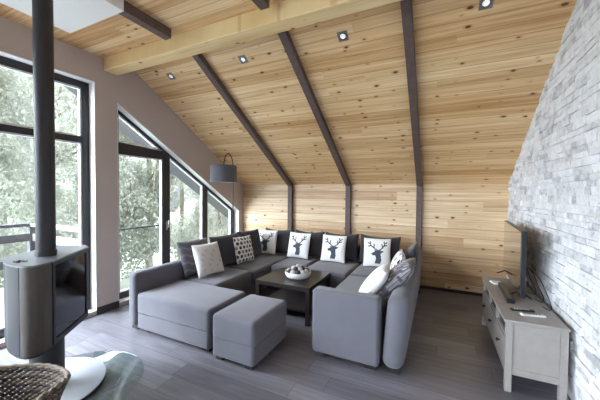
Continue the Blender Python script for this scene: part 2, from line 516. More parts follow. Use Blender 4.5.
# right stone wall: backing + split stones
bm = bmesh.new()
add_prism(bm, [(YF - .2, 0), (YB + .2, 0), (YB + .2, zr(YB + .2) + .1), (2.33, zr(2.33) + .1), (2.33, 3.40), (YF - .2, 3.40)], 'x', XR, XR + .2)
tone = {}
rs = random.Random(3)
z = 0.0
while z < 3.45:
    hgt = rs.choice((0.045, 0.05, 0.06, 0.07))
    y = 0.3 - rs.random() * .3
    while y < YB + .01:
        L = rs.uniform(0.09, 0.26)
        y1 = min(y + L, YB + .03)
        ztop = min(z + hgt, (zr(max(y, 2.33)) if y > 2.33 else ZF) + .04)
        if ztop - z > .012 and y1 - y > .02:
            d0 = rs.uniform(0.010, 0.026)
            nx, nz = max(2, int((y1 - y) / .05)), 2
            jit = [[d0 + rs.uniform(-.004, .004) for _ in range(nz + 1)] for _ in range(nx + 1)]
            g = [[bm.verts.new((XR - jit[i][k], y + .002 + (y1 - y - .004) * i / nx, z + .002 + (ztop - z - .004) * k / nz)) for k in range(nz + 1)] for i in range(nx + 1)]
            tn = rs.random()
            fs = []
            for i in range(nx):
                for k in range(nz): fs.append(bm.faces.new((g[i][k], g[i][k + 1], g[i + 1][k + 1], g[i + 1][k])))
            rim = [g[i][0] for i in range(nx)] + [g[nx][k] for k in range(nz)] + [g[nx - i][nz] for i in range(nx)] + [g[0][nz - k] for k in range(nz)]
            bk = [bm.verts.new((XR + .005, v.co.y, v.co.z)) for v in rim]
            for q in range(len(rim)): fs.append(bm.faces.new((rim[q], rim[(q + 1) % len(rim)], bk[(q + 1) % len(rim)], bk[q])))
            for f in fs: tone[f] = tn
        y = y1
    z += hgt
bm.faces.ensure_lookup_table()
tl = [tone.get(f, .5) for f in bm.faces]
bmesh.ops.recalc_face_normals(bm, faces=bm.faces)
me = bpy.data.meshes.new('wall_right'); bm.to_mesh(me); bm.free()
me.materials.append(M['stone'])
at = me.attributes.new('tone', 'FLOAT', 'FACE'); at.data.foreach_set('value', tl)
struct(link(bpy.data.objects.new('wall_right', me)))
# left gable wall with openings
W1 = (0.15, 2.145, 0.05, 2.89)       # window_1 opening
W3 = (-2.3, -0.25, 0.05, 2.89)       # unseen twin opening, added further along the wall for fill light
def w2top(y): return 2.711 - .6 * (y - 2.42)
W2R = 5.00
bm = bmesh.new()
XO = XL - .187
add_prism(bm, [(YF - .2, 0), (W3[0], 0), (W3[0], 3.4), (YF - .2, 3.4)], 'x', XO, XL)
add_prism(bm, [(W3[0], 0), (W3[1], 0), (W3[1], .05), (W3[0], .05)], 'x', XO, XL)
add_prism(bm, [(W3[0], W3[3]), (W3[1], W3[3]), (W3[1], 3.4), (W3[0], 3.4)], 'x', XO, XL)
add_prism(bm, [(W3[1], 0), (W1[0], 0), (W1[0], 3.4), (W3[1], 3.4)], 'x', XO, XL)
add_prism(bm, [(W1[0], 0), (W1[1], 0), (W1[1], .05), (W1[0], .05)], 'x', XO, XL)
add_prism(bm, [(W1[0], W1[3]), (W1[1], W1[3]), (W1[1], 3.4), (W1[0], 3.4)], 'x', XO, XL)
add_prism(bm, [(W1[1], 0), (2.42, 0), (2.42, zr(2.42) + .08), (W1[1], zr(2.42) + .08)], 'x', XO, XL)
add_prism(bm, [(2.42, w2top(2.42)), (W2R, w2top(W2R)), (W2R, zr(W2R) + .08), (2.42, zr(2.42) + .08)], 'x', XO, XL)
add_prism(bm, [(2.42, 0), (W2R, 0), (W2R, .05), (2.42, .05)], 'x', XO, XL)
add_prism(bm, [(W2R, 0), (YB + .2, 0), (YB + .2, zr(YB + .2) + .08), (W2R, zr(W2R) + .08)], 'x', XO, XL)
struct(bm_obj('wall_left', bm, M['paint']))
# wall behind the camera; its wide window opening is added for fill light
W4 = (-3.5, -1.25, 0.12, 2.75)
bm = bmesh.new()
add_prism(bm, [(XL - .25, 0), (W4[0], 0), (W4[0], 3.4), (XL - .25, 3.4)], 'y', YF - .25, YF)
add_prism(bm, [(W4[1], 0), (XR + .25, 0), (XR + .25, 3.4), (W4[1], 3.4)], 'y', YF - .25, YF)
add_prism(bm, [(W4[0], 0), (W4[1], 0), (W4[1], W4[2]), (W4[0], W4[2])], 'y', YF - .25, YF)
add_prism(bm, [(W4[0], W4[3]), (W4[1], W4[3]), (W4[1], 3.4), (W4[0], 3.4)], 'y', YF - .25, YF)
struct(bm_obj('wall_front', bm, M['paint']))
# baseboards
bm = bmesh.new(); add_box(bm, (XL, W1[1] + .0, 0), (XL + .016, 2.42, .085)); add_box(bm, (XL - .11, 2.404, 0.0505), (XL, 2.42, .085))
add_box(bm, (XL, W2R, 0), (XL + .016, YB, .085))
struct(bm_obj('baseboard_left', bm, M['skirt']))
struct(box('baseboard_back', (XL + .02, YB - .014, 0), (XR - .05, YB, .045), M['skirt']))

# beam, rafters, posts, white soffit
bm = bmesh.new()
add_box(bm, (-2.39, -.0875, -.18), (2.39, .0875, .18), .006, 1)
# boards material runs along local x, stacked along local y: use the tall side as y
o = bm_obj('trim_1', bm, M['beam'], loc=((XL + .03 + XR) / 2, (BY0 + BY1) / 2, (BZ0 + BZ1) / 2))
struct(o, 'thick pale timber beam crossing the ceiling from the left wall', 'beam')
struct(box('trim_2', (XL, BY0 + .01, BZ0 + .015), (XL + .035, BY1 - .0, BZ0 + .17), M['paint']), 'small end block where the pale beam meets the left wall', 'trim')
RX = (-2.645, -1.467, -0.276)
nm = 3
for rx in RX:
    bm = bmesh.new()
    d = .075
    y0, y1 = BY1 + .002, YB - d
    # sloping rafter hanging below the boards, then the post down the knee wall
    add_prism(bm, [(y0, zr(y0) + .01), (YB, zr(YB) + .01), (YB, zr(YB) - .03), (YB - d, zr(YB - d) - .088), (y0, zr(y0) - .088)], 'x', rx - .043, rx + .043)
    o = bm_obj('trim_%d' % nm, bm, M['rafter']); nm += 1
    struct(o, 'dark brown rafter %s below the boarded slope' % ('nearest the windows' if rx < -2 else 'in the middle' if rx < -1 else 'nearest the stone wall'), 'rafter')
    o = box('trim_%d' % nm, (rx - .043, YB - d, 0), (rx + .043, YB + .01, zr(YB - d) - .087), M['rafter']); nm += 1
    struct(o, 'dark brown upright on the pine wall %s' % ('nearest the windows' if rx < -2 else 'in the middle' if rx < -1 else 'nearest the stone wall'), 'post')
for rx in (-2.55, -1.37, -0.18):
    o = box('trim_%d' % nm, (rx - .043, YF, ZF - .095), (rx + .043, BY0 - .10, ZF + .01), M['rafter']); nm += 1
    struct(o, 'dark brown joist under the flat ceiling %s' % ('by the white soffit' if rx < -2 else 'in the middle' if rx < -1 else 'nearest the stone wall'), 'joist')
o = box('trim_%d' % nm, (-3.30, -.6, 3.10), (-2.475, 1.625, ZF + .02), M['soffit']); nm += 1
struct(o, 'white boxed soffit on the ceiling around the stove flue', 'soffit')

# ------------------------------------------------------------------ windows
FX0, FX1 = XL - .185, XL - .115
def inset(poly, d):
    n = len(poly); out = []
    A = sum(poly[i][0] * poly[(i + 1) % n][1] - poly[(i + 1) % n][0] * poly[i][1] for i in range(n))
    sg = 1 if A > 0 else -1
    L = []
    for i in range(n):
        p, q = Vector(poly[i]), Vector(poly[(i + 1) % n])
        t = (q - p).normalized(); nn = Vector((-t.y, t.x)) * sg
        L.append((p + nn * d, t))
    for i in range(n):
        (p, t), (q, u) = L[i - 1], L[i]
        den = t.x * u.y - t.y * u.x
        s = ((q.x - p.x) * u.y - (q.y - p.y) * u.x) / den
        out.append((p.x + t.x * s, p.y + t.y * s))
    return out
def add_ring(bm, poly, d, x0, x1):
    inn = inset(poly, d); n = len(poly)
    for i in range(n):
        j = (i + 1) % n
        add_prism(bm, [poly[i], poly[j], inn[j], inn[i]], 'x', x0, x1)
    return inn
def lite(root, poly, name='pane'):
    """glazed pane with its pale glazing strip"""
    pn = prism(name, poly, 'x', (FX0 + FX1) / 2 - .004, (FX0 + FX1) / 2 + .004, M['glass'], root)
    bm = bmesh.new(); add_ring(bm, poly, .018, (FX0 + FX1) / 2 - .02, (FX0 + FX1) / 2 + .02)
    s = bm_obj('glazing_strip', bm, M['spacer'], pn)
    s['label'] = 'pale strip along the glass edge'
    return pn
def win_rect(name, W, mull, tz):
    root = struct(empty(name, (0, 0, 0)))
    bm = bmesh.new(); add_ring(bm, [(W[0], W[2]), (W[1], W[2]), (W[1], W[3]), (W[0], W[3])], .085, FX0, FX1)
    bm_obj('window_frame', bm, M['frame'], root)
    ys = [W[0] + .085] + [m for y in mull for m in (y - .04, y + .04)] + [W[1] - .085]
    for y in mull: box('mullion', (FX0, y - .04, W[2] + .085), (FX1, y + .04, W[3] - .085), M['frame'], root)
    for a, b in zip(ys[::2], ys[1::2]):
        box('transom', (FX0, a, tz[0]), (FX1, b, tz[1]), M['frame'], root)
        lite(root, [(a, W[2] + .085), (b, W[2] + .085), (b, tz[0]), (a, tz[0])])
        lite(root, [(a, tz[1]), (b, tz[1]), (b, W[3] - .085), (a, W[3] - .085)])
    return root
win_rect('window_1', W1, (0.62, 1.68), (2.14, 2.21))
win_rect('fill_window_3', W3, (-1.27,), (2.14, 2.21))
def reveal(root, poly, name='lit_reveal_lining'):
    # thin white sheet round the opening: window light on the reveal, as colour
    bm = bmesh.new(); n = len(poly); inn = inset(poly, .006)
    for i in range(n): add_prism(bm, [poly[i], poly[(i + 1) % n], inn[(i + 1) % n], inn[i]], 'x', FX1 + .001, XL + .0015)
    o = bm_obj(name, bm, M['white'], root); o['label'] = 'reveal coloured white for the window light on it'
for nm_, W in (('window_1', W1), ('fill_window_3', W3)):
    reveal(bpy.data.objects[nm_], [(W[0], W[2]), (W[1], W[2]), (W[1], W[3]), (W[0], W[3])])
# trapezoid window
root = struct(empty('window_2'))
outer = [(2.42, .05), (W2R - .02, .05), (W2R - .02, w2top(W2R - .02) + .05), (2.42, w2top(2.42) + .05)]
bm = bmesh.new(); inn = add_ring(bm, outer, .085, FX0, FX1)
bm_obj('window_frame', bm, M['frame'], root)
reveal(root, [(2.42, .05), (W2R, .05), (W2R, w2top(W2R)), (2.42, w2top(2.42))])
def s2(y): return inn[3][1] + (inn[2][1] - inn[3][1]) * (y - inn[3][0]) / (inn[2][0] - inn[3][0])
yl, yr_, zb = inn[0][0], inn[1][0], inn[0][1]
for a, b in ((3.21, 3.34), (4.08, 4.195)):
    prism('mullion', [(a, zb), (b, zb), (b, s2(b)), (a, s2(a))], 'x', FX0, FX1, M['frame'], root)
prism('transom', [(yl, 2.06), (3.21, 2.06), (3.21, min(2.22, s2(3.21))), (yl, 2.22)], 'x', FX0, FX1, M['frame'], root)
yx = inn[3][0] + (2.22 - inn[3][1]) / (inn[2][1] - inn[3][1]) * (inn[2][0] - inn[3][0])
lite(root, [(yl, 2.22), (yx - .01, 2.22), (yl, s2(yl))])
lite(root, [(yl, zb), (3.21, zb), (3.21, 2.06), (yl, 2.06)])
lite(root, [(3.34, zb), (4.08, zb), (4.08, s2(4.08)), (3.34, s2(3.34))])
lite(root, [(4.195, zb), (yr_, zb), (yr_, s2(yr_)), (4.195, s2(4.195))])
bm = bmesh.new()
add_box(bm, (FX1, 3.262, .93), (FX1 + .012, 3.292, 1.07), .003, 1); add_tube(bm, [(FX1 + .01, 3.277, .98), (FX1 + .05, 3.277, .98)], .008); add_tube(bm, [(FX1 + .05, 3.277, .98), (FX1 + .05, 3.277, 1.09)], .009)
bm_obj('handle', bm, M['steel'], root)
# rear window, out of view, added to let in fill light
root = struct(empty('fill_window_4'))
def ring_y(bm, W, d, y0, y1):
    poly = [(W[0], W[2]), (W[1], W[2]), (W[1], W[3]), (W[0], W[3])]; i2 = inset(poly, d)
    for i in range(4): add_prism(bm, [poly[i], poly[(i + 1) % 4], i2[(i + 1) % 4], i2[i]], 'y', y0, y1)
bm = bmesh.new(); ring_y(bm, W4, .08, YF - .2, YF - .13)
bm_obj('window_frame', bm, M['frame'], root)
box('mullion', (-2.42, YF - .2, W4[2] + .08), (-2.32, YF - .13, W4[3] - .08), M['frame'], root)
for a, b in ((W4[0] + .08, -2.42), (-2.32, W4[1] - .08)):
    box('pane', (a, YF - .17, W4[2] + .08), (b, YF - .162, W4[3] - .08), M['glass'], root)

# ------------------------------------------------------------------ outside
struct(slab('roof_overhang', XL - 1.80, XL - .19, -4.6, 2.7, .16, M['eave'], (0, YB, KH + .07), (-ang, 0, 0)))
struct(box('balcony_deck', (XL - 2.6, YF, -.22), (XL - .19, 2.46, -.06), M['deckwood']))
struct(box('ground', (-60, -30, -3.1), (-4.4, 45, -2.9), M['ground']))
rail = tag(empty('balcony_railing', (0, 0, -.06)), 'grey wooden balcony railing outside the left window behind the stove', 'railing')
XRL, YRC = -6.05, 2.40
box('handrail', (XRL - .05, YF, 1.02), (XRL + .05, YRC, 1.07), M['railwood'], rail)
box('handrail', (XRL + .05, YRC - .05, 1.02), (XL - .3, YRC + .05, 1.07), M['deckwood'], rail)
box('lower_rail', (XRL - .02, YF, .78), (XRL + .02, YRC, .90), M['railwood'], rail)
box('lower_rail', (XRL + .05, YRC - .02, .78), (XL - .3, YRC + .02, .90), M['deckwood'], rail)
box('lower_rail', (XRL - .02, YF, .38), (XRL + .02, YRC, .50), M['railwood'], rail)
box('lower_rail', (XRL + .05, YRC - .02, .38), (XL - .3, YRC + .02, .50), M['deckwood'], rail)
for (px, py) in ((XRL, YRC), (XRL, .9), (XRL, -.8), (XRL, -2.4)):
    box('post', (px - .05, py - .05, 0), (px + .05, py + .05, 1.02), M['railwood'], rail)
bar = tag(tube('safety_bar', [(XL - .24, 2.425, 1.0), (XL - .24, 3.30, 1.0)], .011, M['frame']), 'thin black horizontal bar across the tall door pane', 'bar')

def tree(x, y, h, cw, mat, seed, nl, label, group):
    rs = random.Random(seed)
    root = tag(empty('leafy_tree', (x, y, -2.9)), label, 'tree', group)
    bm = bmesh.new()
    add_tube(bm, [(0, 0, 0), (.1, .05, h * .3), (-.05, .1, h * .6), (0, 0, h * .9)], [.16, .12, .08, .03])
    for k in range(7):
        a = rs.uniform(0, 2 * pi); zz = h * rs.uniform(.25, .7)
        add_tube(bm, [(0, 0, zz), (cos(a) * cw * .3, sin(a) * cw * .3, zz + h * .1), (cos(a) * cw * .42, sin(a) * cw * .42, zz + h * .2)], [.05, .035, .015], 6)
    bm_obj('trunk', bm, M['bark'], root)
    vs, fs, tn = [], [], []
    blobs = []
    for _ in range(46):
        zz = rs.uniform(.12, .95)
        rad = cw * .5 * (math.sin(pi * min(1, zz * .85 + .12)) ** .7)
        a = rs.uniform(0, 2 * pi); q = rad * math.sqrt(rs.random())
        blobs.append((q * cos(a), q * sin(a), zz * h, rs.uniform(.5, 1.0) * cw * .22, rs.random()))
    for _ in range(nl):
        bx, by, bz, br, bt = rs.choice(blobs)
        d = Vector((rs.gauss(0, 1), rs.gauss(0, 1), rs.gauss(0, 1))).normalized() * br * rs.random() ** .4
        p = Vector((bx, by, bz)) + d
        s = rs.uniform(.045, .10)
        e = Euler((rs.uniform(0, pi), rs.uniform(0, pi), rs.uniform(0, 2 * pi))).to_matrix()
        i = len(vs)
        for q in ((-s, 0, 0), (0, -s * .55, .02), (s, 0, 0), (0, s * .55, .02)): vs.append(p + e @ Vector(q))
        fs.append((i, i + 1, i + 2, i + 3)); tn.append(min(1, max(0, bt * .5 + rs.random() * .5)))
    o = mesh_obj('foliage', vs, fs, mat, root)
    a = o.data.attributes.new('tone', 'FLOAT', 'FACE'); a.data.foreach_set('value', tn)
tl1 = ('pale green leafy tree seen through the left window and door panes', 'trees beyond the balcony')
k = 0
for (x, y, h, cw, mt) in ((-11.5, 2.2, 10, 4.6, LB), (-12, 5.2, 11, 5.0, LA), (-11, 8.2, 10.5, 4.6, LB), (-10, 11.5, 10, 4.6, LA), (-10.5, 15, 9, 4.6, LB),
                      (-16, 3.8, 14, 6, LA), (-16, 8.5, 14, 6, LB), (-15, 13.5, 13, 6, LA), (-13.5, 18.5, 12, 6, LB), (-17, -.5, 13, 6, LB)):
    tree(x, y, h, cw, mt, 50 + k, 26000, *tl1); k += 1

# ------------------------------------------------------------------ stove
SXC, SYC = -2.69, 1.148
st = tag(empty('wood_stove', (SXC, SYC, 0)), 'dark grey wood stove with curved sides and tall black flue pipe', 'stove')
out = [(-2.855, .965), (-2.745, .925), (-2.66, .900), (-2.55, .890), (-2.47, .893), (-2.415, .91), (-2.385, .945), (-2.386, .99), (-2.44, 1.085), (-2.775, 1.492), (-2.90, 1.53), (-3.05, 1.405), (-2.99, 1.205)]
def smooth_closed(P, keep, m=5):
    res = []; n = len(P)
    for i in range(n):
        p0, p1, p2, p3 = [Vector(P[(i + d) % n]) for d in (-1, 0, 1, 2)]
        if i in keep: res.append(tuple(p1)); continue
        for q in range(m):
            t_ = q / m
            v = .5 * ((2 * p1) + (p2 - p0) * t_ + (2 * p0 - 5 * p1 + 4 * p2 - p3) * t_ ** 2 + (3 * p1 - p0 - 3 * p2 + p3) * t_ ** 3)
            res.append(tuple(v))
    return res
# outline points: 0-8 rounded front, 8-9 flat glazed side, 9-12 back
raw = [(x - SXC, y - SYC) for x, y in out]
out = smooth_closed(raw, (8, 9, 10, 11))
def oi(i): return min(range(len(out)), key=lambda q: (out[q][0] - raw[i][0]) ** 2 + (out[q][1] - raw[i][1]) ** 2)
I4, I8, I9, I10 = oi(4), oi(8), oi(9), oi(10)
def shrink(poly, f):
    return inset(poly, f)
ZB, ZT = .45, 1.045
body = inset(out, .012)
# curved shell, split at the door edge
iA = 5
def shell(name, pts, mat, th=.02):
    bm = bmesh.new()
    n = len(pts)
    for i in range(n - 1):
        p, q = Vector(pts[i]), Vector(pts[i + 1])
    inner = []
    for i in range(n):
        t = (Vector(pts[min(i + 1, n - 1)]) - Vector(pts[max(i - 1, 0)])).normalized()
        inner.append(Vector(pts[i]) + Vector((-t.y, t.x)) * th)
    add_prism(bm, [tuple(p) for p in pts] + [tuple(p) for p in inner[::-1]], 'z', ZB, ZT)
    o = bm_obj(name, bm, mat, st); shade_angle(o, 35); return o
def arcpts(ids): return [body[i % len(body)] for i in ids]
shell('side_panel', arcpts(range(I10, len(body) + I4 + 1)), M['stove'])
fr = arcpts(range(I4, I8 + 1))
fr[0] = (fr[0][0] + .006, fr[0][1] + .001)
shell('curved_front', fr, M['stove_front'])
core = inset(out, .035)
bm = bmesh.new(); add_prism(bm, core, 'z', ZB + .004, ZT - .002)
bm_obj('firebox', bm, M['stove_black'], st)
bm = bmesh.new(); add_prism(bm, inset(out, .012), 'z', ZB - .012, ZB)
bm_obj('bottom_plate', bm, M['stove_black'], st)
bm = bmesh.new(); add_prism(bm, out, 'z', ZT, ZT + .012)
bm_obj('top_plate', bm, M['stove_top'], st)
# door with glass on the flat side
a, b = Vector(body[I8]), Vector(body[I9])
t = (b - a).normalized(); nn = Vector((t.y, -t.x))
Ld = (b - a).length
bm = bmesh.new()
def bx_local(bm, u0, u1, w0, w1, z0, z1):
    P = [a + t * u0 + nn * w0, a + t * u1 + nn * w0, a + t * u1 + nn * w1, a + t * u0 + nn * w1]
    add_prism(bm, [tuple(p) for p in P], 'z', z0, z1)
bx_local(bm, .005, .03, -.02, .006, ZB, ZT - .003); bx_local(bm, Ld - .025, Ld - .0, -.02, .006, ZB, ZT - .003)
bx_local(bm, .03, Ld - .025, -.02, .006, ZB, ZB + .03); bx_local(bm, .03, Ld - .025, -.02, .006, ZT - .03, ZT - .003)
dr = bm_obj('door', bm, M['stove'], st)
bm = bmesh.new(); bx_local(bm, .03, Ld - .025, -.012, -.002, ZB + .03, ZT - .03)
bm_obj('glass', bm, M['stove_glass'], dr)
lathe('pedestal', [(0, .041), (.105, .041), (.105, ZB - .012), (0, ZB - .012)], M['stove_black'], st)
dk = lathe('base_disc', [(0, .032), (.415, .032), (.418, .036), (.414, .040), (0, .041)], M['plate'], st, n=72, c=(-.03, -.03))
lathe('disc_edge', [(0, .0095), (.405, .0095), (.415, .014), (.415, .0318), (0, .0318)], M['stove_black'], dk, n=72, c=(-.03, -.03))
lathe('flue_pipe', [(0, ZT + .012), (.066, ZT + .012), (.066, ZT + .05), (.06, ZT + .052), (.06, 3.10), (0, 3.10)], M['flue'], st, n=32, c=(0, 0))
bm = bmesh.new()
for rr in (.022, .036):
    pts = [(.12 * 0 + rr * cos(q), rr * sin(q), ZT + .0135) for q in [R(20 + 320 * i / 20) for i in range(21)]]
    add_tube(bm, [(p[0] + .10, p[1] - .19, p[2]) for p in pts], .004, 6)
bm_obj('air_dial', bm, M['stove_black'], st)
bm = bmesh.new()
for i in range(4): add_box(bm, (-2.83 + .03 * i, 1.02, 3.075), (-2.815 + .03 * i, 1.16, 3.0995))
add_box(bm, (-2.84, 1.01, 3.09), (-2.715, 1.17, 3.0998))
tag(bm_obj('soffit_vent', bm, M['dl_ring']), 'small grey ribbed vent on the white soffit beside the flue', 'vent')
gp = tag(lathe('glass_floor_plate', [(0, 0.0005), (.508, 0.0005), (.512, .003), (.512, .006), (.508, .0085), (0, .0085)], M['floorglass'], n=72, loc=(-2.60, 1.255, 0)), 'clear round glass plate on the floor under the stove', 'floor plate')

# ------------------------------------------------------------------ wicker basket
def basket():
    root = tag(empty('wicker_basket', (-2.16, .70, 0), (0, 0, R(20))), 'brown woven wicker basket with flared rim in front of the stove', 'basket')
    na, nz = 84, 32
    H = .42
    def rim(a): return H + .05 * abs(cos(a)) ** 4
    def S(a, v, off=0):
        fl = .50 + .50 * v ** 1.2
        rx, ry = .33 * fl + off, .26 * fl + off
        return Vector((rx * cos(a), ry * sin(a), .01 + v * rim(a)))
    bm = bmesh.new()
    # weave: horizontal strands over/under the uprights
    for j in range(nz):
        v = (j + .5) / nz
        pts = []
        for i in range(na * 2 + 1):
            a = 2 * pi * i / (na * 2)
            off = .007 * cos(a * na / 2 * 1.0 + pi * (j % 2))
            pts.append(S(a, v, off))
        add_tube(bm, pts, .0088, 5, caps=False, mi=0 if j % 3 else 1)
    bm_obj('woven_side', bm, [M['wicker'], M['wicker_d']], root)
    bm = bmesh.new()
    for i in range(na // 2):
        a = 2 * pi * (i + .25) / (na / 2)
        add_tube(bm, [S(a, v / 6) for v in range(7)], .006, 5)
    bm_obj('uprights', bm, M['wicker_d'], root)
    bm = bmesh.new()
    for s in (0, pi):
        pts = [S(2 * pi * i / 90, 1) + Vector((cos(s + i * 1.1) * .008, 0, sin(s + i * 1.1) * .008)) for i in range(91)]
        add_tube(bm, pts, .010, 6, caps=False)
    bm_obj('rim', bm, M['wicker'], root)
    bm = bmesh.new()
    add_prism(bm, [(.2 * cos(2 * pi * i / 32), .158 * sin(2 * pi * i / 32)) for i in range(32)], 'z', .002, .018)
    bm_obj('base', bm, M['wicker_d'], root)
basket()

# ------------------------------------------------------------------ sofa
sofa = tag(empty('sectional_sofa', (-1.7, 3.6, 0)), 'large grey u-shaped sectional sofa with chaise along the pine wall', 'sofa')
OX, OY = -1.7, 3.6
def sb(name, lo, hi, r, dome=0, shear=0, mat='sofa', n=12, parent=None):
    fl = 'b' if name == 'seat_cushion' else 'tb' if name == 'base' else ''
    return softbox(name, (lo[0] - OX, lo[1] - OY, lo[2]), (hi[0] - OX, hi[1] - OY, hi[2]), r, M[mat], sofa, dome, n, shear, fl)
# plinths
sb('base', (-2.985, 2.085, .045), (-1.945, 2.69, .211), .034)
sb('base', (-2.985, 2.70, .045), (-2.42, 4.78, .20), .012)
sb('base', (-2.41, 3.87, .045), (-1.12, 4.78, .20), .012)
sb('base', (-1.095, 2.64, .045), (-.44, 4.78, .20), .012)
# seats
sb('seat_cushion', (-2.985, 2.083, .218), (-1.943, 2.692, .425), .036, .010)
sb('seat_cushion', (-2.985, 2.705, .205), (-2.41, 3.46, .42), .04, .014)
sb('seat_cushion', (-2.985, 3.47, .205), (-2.36, 4.78, .42), .04, .014)
sb('seat_cushion', (-2.35, 3.85, .205), (-1.815, 4.78, .42), .05, .018)
sb('seat_cushion', (-1.805, 3.86, .205), (-1.125, 4.78, .42), .05, .018)
sb('seat_cushion', (-1.11, 3.92, .205), (-.435, 4.78, .42), .045, .016)
sb('seat_cushion', (-1.105, 2.65, .205), (-.435, 3.91, .42), .045, .016)
# frames
sb('backrest', (-3.13, 2.075, .045), (-2.995, 4.95, .645), .05)
sb('backrest', (-2.985, 4.80, .045), (-.45, 4.95, .66), .05)
sb('backrest', (-.42, 2.50, .045), (-.235, 4.95, .685), .085, 0, .075)
sb('armrest', (-1.06, 2.495, .045), (-.432, 2.64, .645), .035)
for (fx, fy) in ((-3.06, 2.15), (-2.90, 2.15), (-2.02, 2.15), (-2.02, 2.62), (-3.06, 4.85), (-2.48, 3.4), (-2.3, 4.0), (-1.25, 4.0), (-.98, 2.57), (-.52, 2.57), (-.325, 2.60), (-.28, 4.85), (-1.0, 3.8)):
    box('foot', (fx - .05 - OX, fy - .03 - OY, 0), (fx + .05 - OX, fy + .03 - OY, .047), M['foot'], sofa)

ot = tag(empty('ottoman', (-1.637, 2.352, 0)), 'grey upholstered ottoman at the end of the chaise, facing the camera', 'ottoman')
softbox('seat_cushion', (-.236, -.312, .218), (.236, .31, .425), .038, M['sofa'], ot, .010, 12, 0, 'b')
softbox('base', (-.234, -.310, .045), (.234, .308, .211), .036, M['sofa'], ot, 0, 12, 0, 'tb')
for sx in (-1, 1):
    for sy in (-1, 1):
        box('foot', (sx * .165 - .04, sy * .25 - .04, 0), (sx * .165 + .04, sy * .25 + .04, .047), M['foot'], ot)

# ------------------------------------------------------------------ coffee table and bowl
ct = tag(empty('coffee_table', (-1.69, 3.405, 0)), 'square black-brown coffee table with lower shelf inside the sofa', 'coffee table')
TW = .372
box('tabletop', (-TW, -TW, .40), (TW, TW, .45), M['table'], ct, .003, 1)
for sx in (-1, 1):
    for sy in (-1, 1):
        box('leg', (sx * (TW - .026) - .025, sy * (TW - .026) - .025, 0), (sx * (TW - .026) + .025, sy * (TW - .026) + .025, .40), M['table'], ct)
box('lower_shelf', (-TW + .01, -TW + .052, .13), (TW - .01, TW - .052, .15), M['table'], ct)
BX, BYY = -1.625, 3.365
bo = tag(lathe('bowl', [(0, 0), (.10, 0), (.14, .012), (.158, .032), (.172, .070), (.168, .088), (.156, .084), (.145, .05), (.10, .024), (0, .02)], M['ceramic'], n=48, loc=(BX, BYY, .45)), 'pale round bowl on the coffee table holding dark and silver balls', 'bowl')
rs = random.Random(5)
balls = []
for ring, (rr, zz, cnt) in enumerate(((.116, .088, 11), (.058, .122, 6), (0, .146, 1))):
    for i in range(cnt):
        a = 2 * pi * i / max(cnt, 1) + ring * .4
        balls.append((rr * cos(a), rr * sin(a), zz, .034 + rs.uniform(-.004, .002), (i + ring) % 2))
meshes = {}
for kind in (0, 1):
    bm = bmesh.new(); bmesh.ops.create_icosphere(bm, subdivisions=3, radius=1.0)
    for v in bm.verts:
        f = 1 + .09 * sin(v.co.x * 9 + kind) * sin(v.co.y * 8) * cos(v.co.z * 9)
        v.co *= f
    me = bpy.data.meshes.new('decorative_ball'); bm.to_mesh(me); bm.free()
    me.polygons.foreach_set('use_smooth', [True] * len(me.polygons))
    me.materials.append(M['ball_d'] if kind else M['ball_l']); meshes[kind] = me
for (x, y, z, r, kind) in balls:
    o = bpy.data.objects.new('decorative_ball', meshes[kind]); o.location = (BX + x, BYY + y, .45 + z); o.scale = (r, r, r * .95); link(o)
    if kind: tag(o, 'dark brown rough ball piled in the bowl', 'decorative ball', 'dark balls in the bowl')
    else: tag(o, 'silvery pale ball piled in the bowl', 'decorative ball', 'silvery balls in the bowl')

# ------------------------------------------------------------------ cushions
def inpoly(x, y, P):
    c = False; n = len(P)
    for i in range(n):
        x0, y0 = P[i]; x1, y1 = P[i - 1]
        if (y0 > y) != (y1 > y) and x < (x1 - x0) * (y - y0) / (y1 - y0) + x0: c = not c
    return c
def segd(x, y, a, b):
    ax, ay = a; bx, by = b; dx, dy = bx - ax, by - ay
    t = max(0, min(1, ((x - ax) * dx + (y - ay) * dy) / (dx * dx + dy * dy)))
    return math.hypot(x - ax - t * dx, y - ay - t * dy)
DEER = [(-.42, -.10), (-.30, -.22), (-.12, -.24), (-.04, -.42), (-.10, -.60), (-.14, -.80), (.26, -.80), (.33, -.55), (.30, -.30), (.27, -.08), (.44, .02), (.50, .10), (.30, .10), (.20, .16), (.05, .16), (-.02, .12), (-.20, .14), (-.14, .04), (-.28, -.02)]
ANT = [((.18, .14), (.40, .32)), ((.40, .32), (.55, .55)), ((.55, .55), (.50, .78)), ((.40, .32), (.36, .58)), ((.50, .46), (.70, .52)), ((.55, .6), (.72, .74)),
       ((.02, .14), (-.22, .30)), ((-.22, .30), (-.46, .48)), ((-.46, .48), (-.50, .74)), ((-.22, .30), (-.20, .56)), ((-.40, .44), (-.62, .42)), ((-.48, .6), (-.66, .66))]
def deer(u, v, s):
    if s > 0: return 0
    v = v * 1.02
    if inpoly(u, v, DEER): return 1
    if any(segd(u, v, a, b) < .042 for a, b in ANT): return 1
    return 0
def spots(u, v, s):
    r = math.floor((v + 1) / .33); uu = (u + 1) / .36 + (.5 if r % 2 else 0); c = math.floor(uu)
    du = (uu - c - .5) * .36; dv = (v + 1) - (r + .5) * .33
    return (1 if (r + c) % 3 else 2) if (du / .125) ** 2 + (dv / .135) ** 2 < 1 else 0
def leaves(u, v, s):
    x, y = u * 2.4 + .2 * sin(v * 5), v * 2.4
    fx, fy = x - math.floor(x) - .5, y - math.floor(y) - .5
    h = (math.sin(math.floor(x) * 12.9 + math.floor(y) * 78.2) * 43758.5) % 1
    a = h * 6.28
    p, q = fx * cos(a) + fy * sin(a), -fx * sin(a) + fy * cos(a)
    return 1 if (p / .45) ** 2 + (q / .24) ** 2 < 1 and abs(q) > .03 and h > .2 else 0
